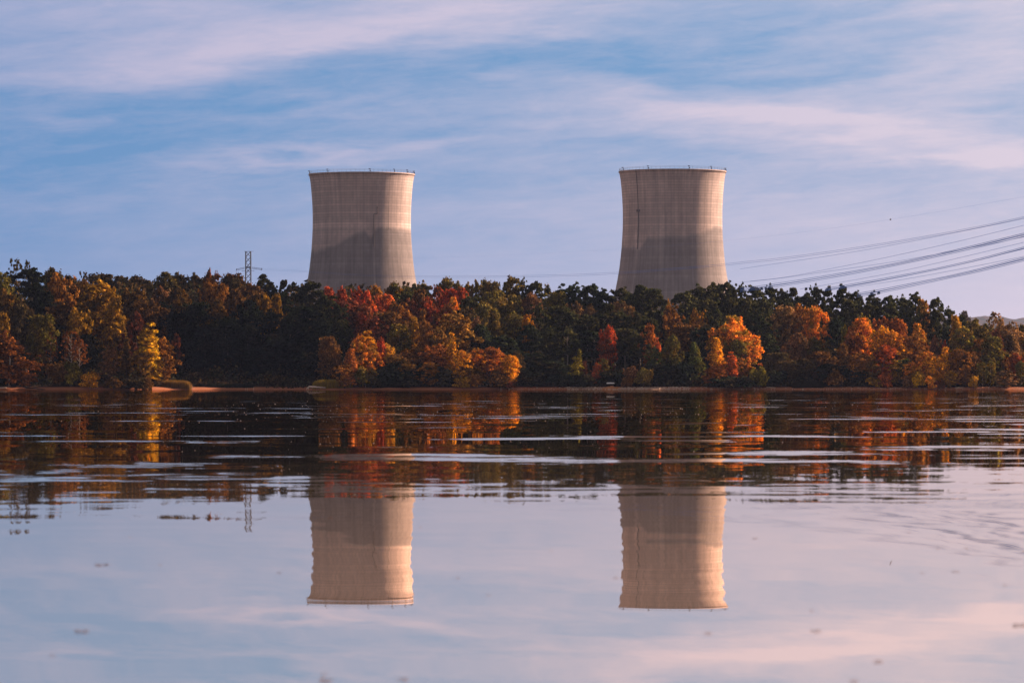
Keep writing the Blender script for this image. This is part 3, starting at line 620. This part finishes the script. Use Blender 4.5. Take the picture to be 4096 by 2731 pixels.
ZONES = [(-200, 'beyond the left edge'), (0, 'at the far left edge'), (120, 'left of the golden tree'), (260, 'around the big golden tree'), (480, 'beside the bright yellow tree'), (620, 'above the left reeds'), (780, 'left of the lattice mast'), (930, 'below the lattice mast'), (1060, 'right of the lattice mast'), (1220, "below left tower's left edge"), (1340, "below left tower's middle"), (1480, "below left tower's right edge"), (1620, 'right of the left tower'), (1760, 'a quarter between the towers'), (1900, 'midway between the towers'), (2040, 'above the central orange point'), (2180, 'left of the right tower'), (2320, 'behind the yellow-green cedar'), (2440, "below right tower's left edge"), (2560, "below right tower's middle"), (2700, "below right tower's right half"), (2840, 'around the vivid orange maple'), (3020, 'right of the orange maple'), (3150, 'below the first cables'), (3300, 'below the middle cables'), (3440, 'below the lowest cables'), (3580, 'left of the treeline drop'), (3720, 'at the treeline drop'), (3860, 'near the hazy hills'), (4000, 'at the far right edge')]
def zone(px):
    z = ZONES[0][1]
    for a, b in ZONES:
        if px >= a: z = b
    return z
def layer(d, kind):
    if kind == 'B': return 'at the waterline'
    if d > 1900: return 'on the distant rise'
    if d >= 1145: return 'on the skyline'
    if d >= 1100: return 'high on the slope'
    if d >= 1068: return 'halfway up the slope'
    return 'at the shore'
rows = []
for q in T.replace('\n', '|').split('|'):
    f = q.split(); rows.append([float(f[0]), float(f[1]), float(f[2]), float(f[3]), f[4], f[5]])
lab = {}
for i, r_ in enumerate(rows):
    base = '%s %s %s, %s' % (COL[r_[5]][2], KW[r_[4]], layer(r_[3], r_[4]), zone(r_[0])); base = base.replace('top, ', 'top, ')
    lab.setdefault(base, []).append(i)
LABEL = {}
for base, ids in lab.items():
    if len(ids) == 1: LABEL[ids[0]] = base; continue
    ids = sorted(ids, key=lambda i: rows[i][0])
    words = ['leftmost', 'rightmost'] if len(ids) == 2 else (['leftmost', 'middle', 'rightmost'] if len(ids) == 3 else ['leftmost', 'second from left', 'third from left', 'fourth from left', 'fifth from left', 'sixth from left'])
    for k, i in enumerate(ids): LABEL[i] = words[k] + ' ' + base
cnt = {}
rt = random.Random(3)
NV = {'R': 5, 'T': 2, 'I': 3, 'P': 3, 'Q': 5, 'C': 1, 'V': 2, 'S': 2, 'B': 3}
for i, (px, top, hw, d, kind, colr) in enumerate(rows):
    x = PX(px, d); g = float(ground(x, d)); H = PZ(top, d) - g
    k = cnt.get(kind, 0); cnt[kind] = k+1
    me, tm, zt, phw = PROTO['%s%d' % (kind, k % NV[kind])]
    sz = H/zt; hw = max(hw, .34*(HOR+8-top)) if kind == 'B' else hw
    sx = hw/FPX*d/phw*(1.62 if kind in 'QR' and d > 1140 else 1.28 if kind in 'RTIQ' and d > 1056 else 1.1)
    if kind in 'RTI' and d < 1070: pass
    t = empty(NAME[kind], (x, d, g-.1), rt.uniform(-.35, .35) + rt.choice((0, 2.1, 4.2)))
    t.scale = (sx, sx*rt.uniform(.9, 1.1), sz)
    tag(t, LABEL[i], {'bush': 'bush'}.get(NAME[kind], 'tree'), 'bushes along the waterline' if kind == 'B' else ('pines of the shore wood' if kind in 'PQ' else 'autumn trees of the shore wood'))
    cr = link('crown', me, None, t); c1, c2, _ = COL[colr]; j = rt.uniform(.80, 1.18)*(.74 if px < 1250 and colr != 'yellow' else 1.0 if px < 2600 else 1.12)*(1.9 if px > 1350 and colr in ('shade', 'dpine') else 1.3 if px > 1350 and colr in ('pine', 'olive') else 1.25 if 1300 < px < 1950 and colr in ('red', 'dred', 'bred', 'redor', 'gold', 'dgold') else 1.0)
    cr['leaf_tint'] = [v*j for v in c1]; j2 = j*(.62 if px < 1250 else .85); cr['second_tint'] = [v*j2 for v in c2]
    if tm is not None:
        if not tm.materials: tm.materials.append(BARK)
        tr = link('trunk' if kind != 'B' else 'stems', tm, None, t)
        if colr in ('rust', 'yor', 'oryel', 'tan', 'golive') or kind == 'P':
            tr.material_slots[0].link = 'OBJECT'; tr.material_slots[0].material = BARKP
LEN = len(rows)

# ------------------------------------------------------------------ undergrowth that nobody could count
def undergrowth():
    rng = np.random.RandomState(8); n = 130000
    x = rng.uniform(-150, 150, n); s = rng.rand(n)**1.15*150; y = shore_y(x) + 4.2 + s
    hmax = np.clip(1.2 + s*.16, 1.2, 15)*np.clip(ridge(x), .3, 1)*(.65+.35*np.sin(x*.4+np.sin(y*.2))+.25)
    z = ground(x, y) + rng.rand(n)**.7*hmax
    cen = np.stack([x, y, z], 1); nr = rng.randn(n, 3)*.5 + np.array([0, -.5, .7])
    V, F = leaves(rng, cen, nr, .45 + .35*np.clip(s/60, 0, 1), 1.5, .6)
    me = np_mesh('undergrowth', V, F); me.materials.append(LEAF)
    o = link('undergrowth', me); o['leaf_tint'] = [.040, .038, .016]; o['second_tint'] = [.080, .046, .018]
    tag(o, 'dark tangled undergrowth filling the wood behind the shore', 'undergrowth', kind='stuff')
undergrowth()

# ------------------------------------------------------------------ reed beds
def m_reed(a, b):
    m, t = material('reed_grass'); g = t.n('ShaderNodeNewGeometry')
    c = t.mix(g.outputs['Random Per Island'], a, b)
    df = t.n('ShaderNodeBsdfDiffuse'); t.put(df.inputs[0], c); tr = t.n('ShaderNodeBsdfTranslucent'); t.put(tr.inputs[0], c)
    mx = t.n('ShaderNodeMixShader'); mx.inputs[0].default_value = .4; t.put(mx.inputs[1], df.outputs[0]); t.put(mx.inputs[2], tr.outputs[0])
    t.put(t.n('ShaderNodeOutputMaterial').inputs[0], mx.outputs[0]); return m
def reeds(px0, px1, top, d, col, lab_, n=2600):
    rng = np.random.RandomState(int(px0)); x0, x1 = PX(px0, d), PX(px1, d); y0 = float(shore_y((x0+x1)/2)) + 3.0
    u = rng.rand(n); x = x0+(x1-x0)*u; y = y0 + rng.rand(n)*4.5; g = ground(x, y)
    H = (PZ(top, d) - g)*(.35+.65*np.sqrt(np.clip(1-(2*u-1)**6, 0, 1)))*(.75+.28*rng.rand(n)); w_ = .05
    a = rng.rand(n)*6.28; dx_, dy_ = np.cos(a)*w_, np.sin(a)*w_; lx = rng.randn(n)*.16; ly = rng.randn(n)*.16
    V = np.stack([np.stack([x-dx_, y-dy_, g-.05], 1), np.stack([x+dx_, y+dy_, g-.05], 1), np.stack([x+dx_*.8+lx*.5, y+dy_*.8+ly*.5, g+H*.6], 1), np.stack([x-dx_*.6+lx, y-dy_*.6+ly, g+H], 1)], 1).reshape(-1, 3)
    me = np_mesh('reed_bed', V - np.array([x0, y0, 0]), np.arange(n*4).reshape(-1, 4)); o = link('reed_bed', me, m_reed(*col), None, (x0, y0, 0))
    tag(o, lab_, 'reed bed', 'reed beds on the shore')
reeds(600, 757, 1518, 1056, ((.30,.16,.035), (.14,.08,.025)), 'golden-brown reed bed on the clay bank right of the bright yellow tree')
reeds(1250, 1412, 1515, 1056, ((.50,.33,.04), (.20,.15,.03)), 'yellow-green reed bed behind the fallen pale log')
reeds(3165, 3290, 1520, 1056, ((.060,.045,.022), (.035,.03,.016)), 'dark brown rounded reed bed near the right end of the clay bank')
reeds(760, 1000, 1532, 1056, ((.030,.032,.016), (.02,.022,.012)), 'blackish low reed fringe in the dark bay left of the fallen log')
reeds(1490, 1640, 1530, 1056, ((.04,.032,.016), (.02,.022,.012)), 'low dark reed fringe under the trees left of centre')

# ------------------------------------------------------------------ driftwood, boulders and small things on the bank
WOOD = plain('bleached_wood', (0.68, 0.50, 0.38), .8, 0, .12, 2.0)
DWOOD = plain('wet_dark_wood', (0.06, 0.04, 0.03), .8, 0, .2, 2.0)
STONE = plain('pale_shore_stone', (0.74, 0.50, 0.36), .9, 0, .2, 2.0)
def log(pts, rs, name, lab_, mat, branch=None, grp='driftwood on the bank'):
    t = empty(name, pts[0]); o0 = Vector(pts[0]); tag(t, lab_, 'log', grp)
    mb = MB(); P = [Vector(q)-o0 for q in pts]; dense = []; rr = []
    for i in range(len(P)-1):
        for k in range(4):
            f = k/4; q = P[i].lerp(P[i+1], f); q.z += .04*math.sin(i*3+k*2.1); dense.append(q); rr.append(rs[i]*(1-f)+rs[i+1]*f*(1+.1*math.sin(k*5)))
    dense.append(P[-1]); rr.append(rs[-1]); mb.tube(dense, rr, 9); link('stem', mb.mesh('stem', True), mat, t)
    if branch:
        b = MB()
        for br in branch: b.tube([Vector(q)-o0 for q in br], [rs[0]*.7, rs[0]*.45, rs[0]*.2][:len(br)], 6)
        link('root_end', b.mesh('root_end', True), mat, t)
def S(px, py, d): return (PX(px, d), d, PZ(py, d))
yl = float(shore_y(PX(1265, 1049)))
log([S(1236, 1546, yl-.4), S(1262, 1547, yl+.1), S(1284, 1549, yl+.5), S(1302, 1550, yl+.9)], [.26, .20, .15, .10], 'fallen_log', 'bleached fallen log at the water edge in front of the yellow-green reeds', WOOD, [[S(1238, 1545, yl-.4), S(1234, 1550, yl-.6), S(1233, 1558, yl-.7)], [S(1236, 1546, yl-.4), S(1228, 1553, yl-.2), S(1226, 1557, yl-.2)]])
yl = float(shore_y(PX(3836, 1050)))
log([S(3822, 1551, yl+1), S(3834, 1549.5, yl+1.2), S(3844, 1551, yl+1.1), S(3854, 1549, yl+1.4)], [.12, .13, .10, .05], 'driftwood_log', 'pale driftwood log lying on the right end of the clay bank', WOOD)
yl = float(shore_y(PX(5, 1050)))
log([S(-14, 1553, yl+.6), S(8, 1551, yl+1.0), S(27, 1550.5, yl+1.4)], [.16, .14, .10], 'driftwood_log', 'pale driftwood log at the left edge below the rusty tree', WOOD)
yl = float(shore_y(PX(3080, 1050)))
log([S(3066, 1548, yl+2), S(3085, 1549, yl+1.8), S(3102, 1550, yl+1.6)], [.08, .08, .05], 'driftwood_log', 'slim pale driftwood log behind the bank right of the yellow-green bush', WOOD)
yl = float(shore_y(PX(700, 1050)))
log([S(684, 1553, yl+.4), S(705, 1551, yl+1.0), S(722, 1550, yl+1.4)], [.10, .09, .05], 'dark_log', 'thin dark log on the clay in front of the golden-brown reeds', DWOOD)
yl = float(shore_y(PX(140, 1050)))
log([S(90, 1548, yl+2), S(140, 1552, yl+1.0), S(185, 1559, yl-.6)], [.16, .13, .06], 'dark_log', 'long dark log sliding down the bank into the water on the left', DWOOD)
def stump():
    d = float(shore_y(PX(768, 1060)))+.8; x = PX(768, d); g = float(ground(x, d))
    t = empty('stump', (x, d, g)); tag(t, 'small pale stump with an upright snag just right of the golden-brown reeds', 'stump')
    b = MB(); b.box((0, 0, .1), (.45, .3, .25)); b.tube([(-.1, 0, .15), (.05, 0, .5), (-.02, 0, .75)], [.09, .06, .03], 6); link('wood', b.mesh('wood'), WOOD, t)
stump()
for k, (px, h) in enumerate(((982, .40), (989, .48), (1014, .66))):
    d = 1058.0; lab_ = ['shortest pale stake standing in the dark bay water', 'greyish thin stake in the dark bay, middle of three', 'tallest pale stake in the dark bay, rightmost of three'][k]
    b = MB(); b.tube([(0, 0, -.5), (.02, 0, h*.5), (.05 if k == 2 else -.02, 0, h)], [.05, .045, .03], 6)
    o = link('stake', b.mesh('stake'), WOOD, None, (PX(px, d), d, 0)); tag(o, lab_, 'stake', 'stakes in the bay')
def skiff():
    d = 1054.6; x = PX(2442, d); g = float(ground(x, d)); z = PZ(1532, d)
    t = empty('rowing_boat', (x, d, g)); tag(t, 'small white boat turned keel up above the bright orange clay', 'boat')
    mb = MB(); n = 14; dz = max(z-g, .3)
    V = []
    for i in range(n+1):
        u = i/n*2-1; w_ = .42*math.sqrt(max(0, 1-abs(u)**3.2)); h = .26*(1-.25*u*u)
        for a in np.linspace(0, math.pi, 9): V.append((u*1.0, math.cos(a)*w_, dz-.1 + math.sin(a)**.7*h*1.3 - .05))
    F = [(i*9+j, i*9+j+1, i*9+j+10, i*9+j+9) for i in range(n) for j in range(8)]
    o = link('hull', np_mesh('hull', V, F, True), plain('white_boat_paint', (0.88, 0.82, 0.76), .5, 0, .03), t)
    k = MB(); k.box((0, 0, dz+.14), (1.7, .05, .06)); link('keel', k.mesh('keel'), WOOD, t)
    r_ = MB()
    for sx in (-.55, .55): r_.box((sx, 0, (dz-.1)/2), (.10, .7, dz-.12))
    link('rack', r_.mesh('rack'), DWOOD, t)
skiff()
def mound():
    d = float(shore_y(PX(2455, 1055)))+1.7; V = []; F = []; n = 22; mm = 8
    for i in range(n):
        for j in range(mm):
            u = i/(n-1)*2-1; v = j/(mm-1)*2-1; x = PX(2450, d)+u*2.9; y = d+v*1.6
            h = .62*max(0, 1-u*u)*max(0, 1-v*v)**.5*(1-.45*(u > .1)); V.append((x-PX(2450, d), y-d, float(ground(x, y))+h-.06+.05*math.sin(i*2.3+j)))
    F = [(i*mm+j, (i+1)*mm+j, (i+1)*mm+j+1, i*mm+j+1) for i in range(n-1) for j in range(mm-1)]
    o = link('clay_mound', np_mesh('clay_mound', V, F, True), plain('orange_clay', (.62, .22, .07), .9, 0, .12), None, (PX(2450, d), d, 0))
    tag(o, 'bare bright orange clay mound under the white boat', 'clay mound')
mound()
def stones():
    rng = np.random.RandomState(4); V = []; F = []
    for i in range(1700):
        px = rng.uniform(2270, 2760) if rng.rand() < .75 else rng.uniform(1990, 4100); x = PX(px, 1051); y = float(shore_y(x)) + rng.uniform(-.2, 3.2); r = rng.uniform(.06, .15)*(1+1.2*(rng.rand() < .06))
        g = float(ground(x, y)); n0 = len(V); k = 5
        for (zz, q) in ((-.3, .8), (.35, 1), (.8, .55)):
            for j in range(k): a = 2*math.pi*j/k+zz; rr = r*q*rng.uniform(.75, 1.25); V.append((x+rr*math.cos(a), y+rr*math.sin(a), g+zz*r))
        for l in range(2):
            for j in range(k): F.append((n0+l*k+j, n0+l*k+(j+1) % k, n0+(l+1)*k+(j+1) % k, n0+(l+1)*k+j))
        F.append((n0+2*k, n0+2*k+1, n0+2*k+2, n0+2*k+3)); F.append((n0+2*k, n0+2*k+3, n0+2*k+4, n0+2*k+4)) if False else None
    o = link('shore_stones', np_mesh('shore_stones', V, F), STONE); tag(o, 'loose pale stones and rubble strewn along the right half of the bank', 'stones', kind='stuff')
stones()

# ------------------------------------------------------------------ things floating on the lake
LF = plain('wet_fallen_leaf', (.20, .10, .06), .6, 0, .25, 9.0)
def leafmesh(seed):
    rg = random.Random(seed); n = 14; V = [(0, 0, .003)]
    for j in range(n):
        a = 2*math.pi*j/n; r = .5*(1+.22*math.sin(a*3+seed)+rg.uniform(-.12, .12)); V.append((r*math.cos(a)*1.25, r*math.sin(a), .004+.10*abs(math.sin(a*2+seed))))
    return np_mesh('floating_leaf', V, [(0, 1+j, 1+(j+1) % n) for j in range(n)], True)
LM = [leafmesh(s_) for s_ in range(5)]
LEAVES = [(325,2525,34,'blurred tan'),(1300,2722,44,'large blurred tan'),(1612,2717,30,'blurred brown'),(3512,2645,30,'dark brown'),(4078,2500,38,'large dark blurred'),(2462,2310,16,'small dark'),(3018,2152,14,'small dark'),(3822,2285,18,'brown'),(395,2259,26,'pinkish'),(425,2258,22,'pinkish'),(642,2257,12,'faint'),(1117,2290,14,'small tan'),(1832,2310,14,'tan'),(1322,2070,12,'small orange-tan'),(2204,2200,12,'faint'),(3264,2523,26,'faint'),(3635,2128,10,'small'),(2830,2532,22,'faint'),(3689,2290,12,'faint'),(3750,2194,10,'small'),(3865,2192,10,'small'),(3245,2440,14,'faint'),(1953,2378,12,'faint'),(884,2055,9,'small'),(1681,2108,9,'small'),(2640,2030,12,'bright'),(2652,2068,9,'pale'),(2725,2080,9,'pale'),(4018,2340,13,'faint'),(1295,2695,20,'faint'),(3415,2724,26,'blurred'),(520,2145,10,'small'),(3270,2050,8,'tiny'),(210,2620,16,'faint'),(4095,2205,12,'dark')]
names = {}
for k, (px, py, s_, ad) in enumerate(LEAVES):
    d = CAMH*FPX/(py-HOR)
    o = bpy.data.objects.new('floating_leaf', LM[k % 5]); C.objects.link(o); o.location = (PX(px, d), d, .002); sc_ = 1.25*s_/FPX*d
    o.scale = (sc_, sc_*1.0, sc_*.9); o.rotation_euler = (0, 0, k*1.7)
    if not LM[k % 5].materials: LM[k % 5].materials.append(LF)
    if py > 2450: vz = 'near the bottom of the picture'
    elif py > 2200: vz = 'level with the tower-top reflections'
    else: vz = 'just below the reflected treeline'
    hz = 'far left' if px < 560 else 'left of the left tower reflection' if px < 1230 else 'on the left tower reflection' if px < 1660 else 'between the reflections' if px < 2470 else 'on the right tower reflection' if px < 2900 else 'right of the right reflection' if px < 3600 else 'far right'
    base = '%s floating leaf, %s, %s' % (ad, vz, hz); names.setdefault(base, []).append(o)
for base, os_ in names.items():
    os_.sort(key=lambda o: o.location.x/o.location.y)
    for k, o in enumerate(os_):
        l = base if len(os_) == 1 else base + [', left one', ', right one', ', third one', ', fourth one'][k]
        tag(o, l, 'leaf', 'leaves floating on the lake')
def flecks():  # small pale bits scattered over the water surface
    rng = np.random.RandomState(12); cen = []; sz = []
    for i in range(620):
        r0 = rng.rand()
        if r0 < .55: py = rng.normal(1648, 22); px = rng.uniform(900, 4096)
        elif r0 < .8: py = rng.uniform(1600, 1800); px = rng.uniform(0, 4096)
        else: py = rng.uniform(1750, 2020); px = rng.uniform(700, 3600)
        if py < 1590: py = 1650
        d = CAMH*FPX/(py-HOR); cen.append((PX(px, d), d)); sz.append(rng.uniform(1.2, 3.4)*(1.6 if rng.rand() < .12 else 1)/FPX*d*.5)
    V = []; F = []
    for (x, y), r in zip(cen, sz):
        n0 = len(V); V += [(x-r, y-r, .001), (x+r, y-r, .001), (x+r, y+r, .001), (x-r, y+r, .001), (x-r*.6, y, .001+r*1.0), (x+r*.6, y, .001+r*1.0)]
        F += [(n0, n0+1, n0+5, n0+4), (n0+1, n0+2, n0+5, n0+5), (n0+3, n0+2, n0+5, n0+4)]
    F = [f if len(set(f)) == 4 else None for f in F]; F = [f for f in F if f]
    o = link('floating_flecks', np_mesh('floating_flecks', V, F), plain('pale_flecks', (.78, .58, .45), .6, 0, .12)); tag(o, 'countless small pale specks on the water', 'floating debris', kind='stuff')
flecks()

# ------------------------------------------------------------------ far building on the right
def shed():
    d = 3500.0; z0 = PZ(1318, d); x = PX(4092, d)
    V = float(ground(x, d)); t = empty('far_building', (x, d, V)); tag(t, 'low pale-roofed building far off at the right edge below the hazy hills', 'building')
    b = MB(); b.box((0, 0, (z0-V)/2), (12, 9, z0-V)); link('wall', b.mesh('wall'), plain('far_wall', (.4, .4, .42)), t)
    r_ = MB(); r_.box((0, 0, z0-V+.55), (13, 10, 1.1)); link('roof', r_.mesh('roof'), plain('far_roof', (.72, .74, .78)), t)
shed()

# ------------------------------------------------------------------ haze over the whole place
hb = MB(); hb.box((0, 8300, 147), (8300, 17000, 304))
hm, ht = material('haze'); 
pv = ht.n('ShaderNodeVolumePrincipled'); pv.inputs['Color'].default_value = (.50, .62, 1.0, 1); pv.inputs['Density'].default_value = 0.00002; pv.inputs['Anisotropy'].default_value = .35
ht.put(ht.n('ShaderNodeOutputMaterial').inputs['Volume'], pv.outputs[0])
ho = link('haze', hb.mesh('haze'), hm); tag(ho, kind='stuff')
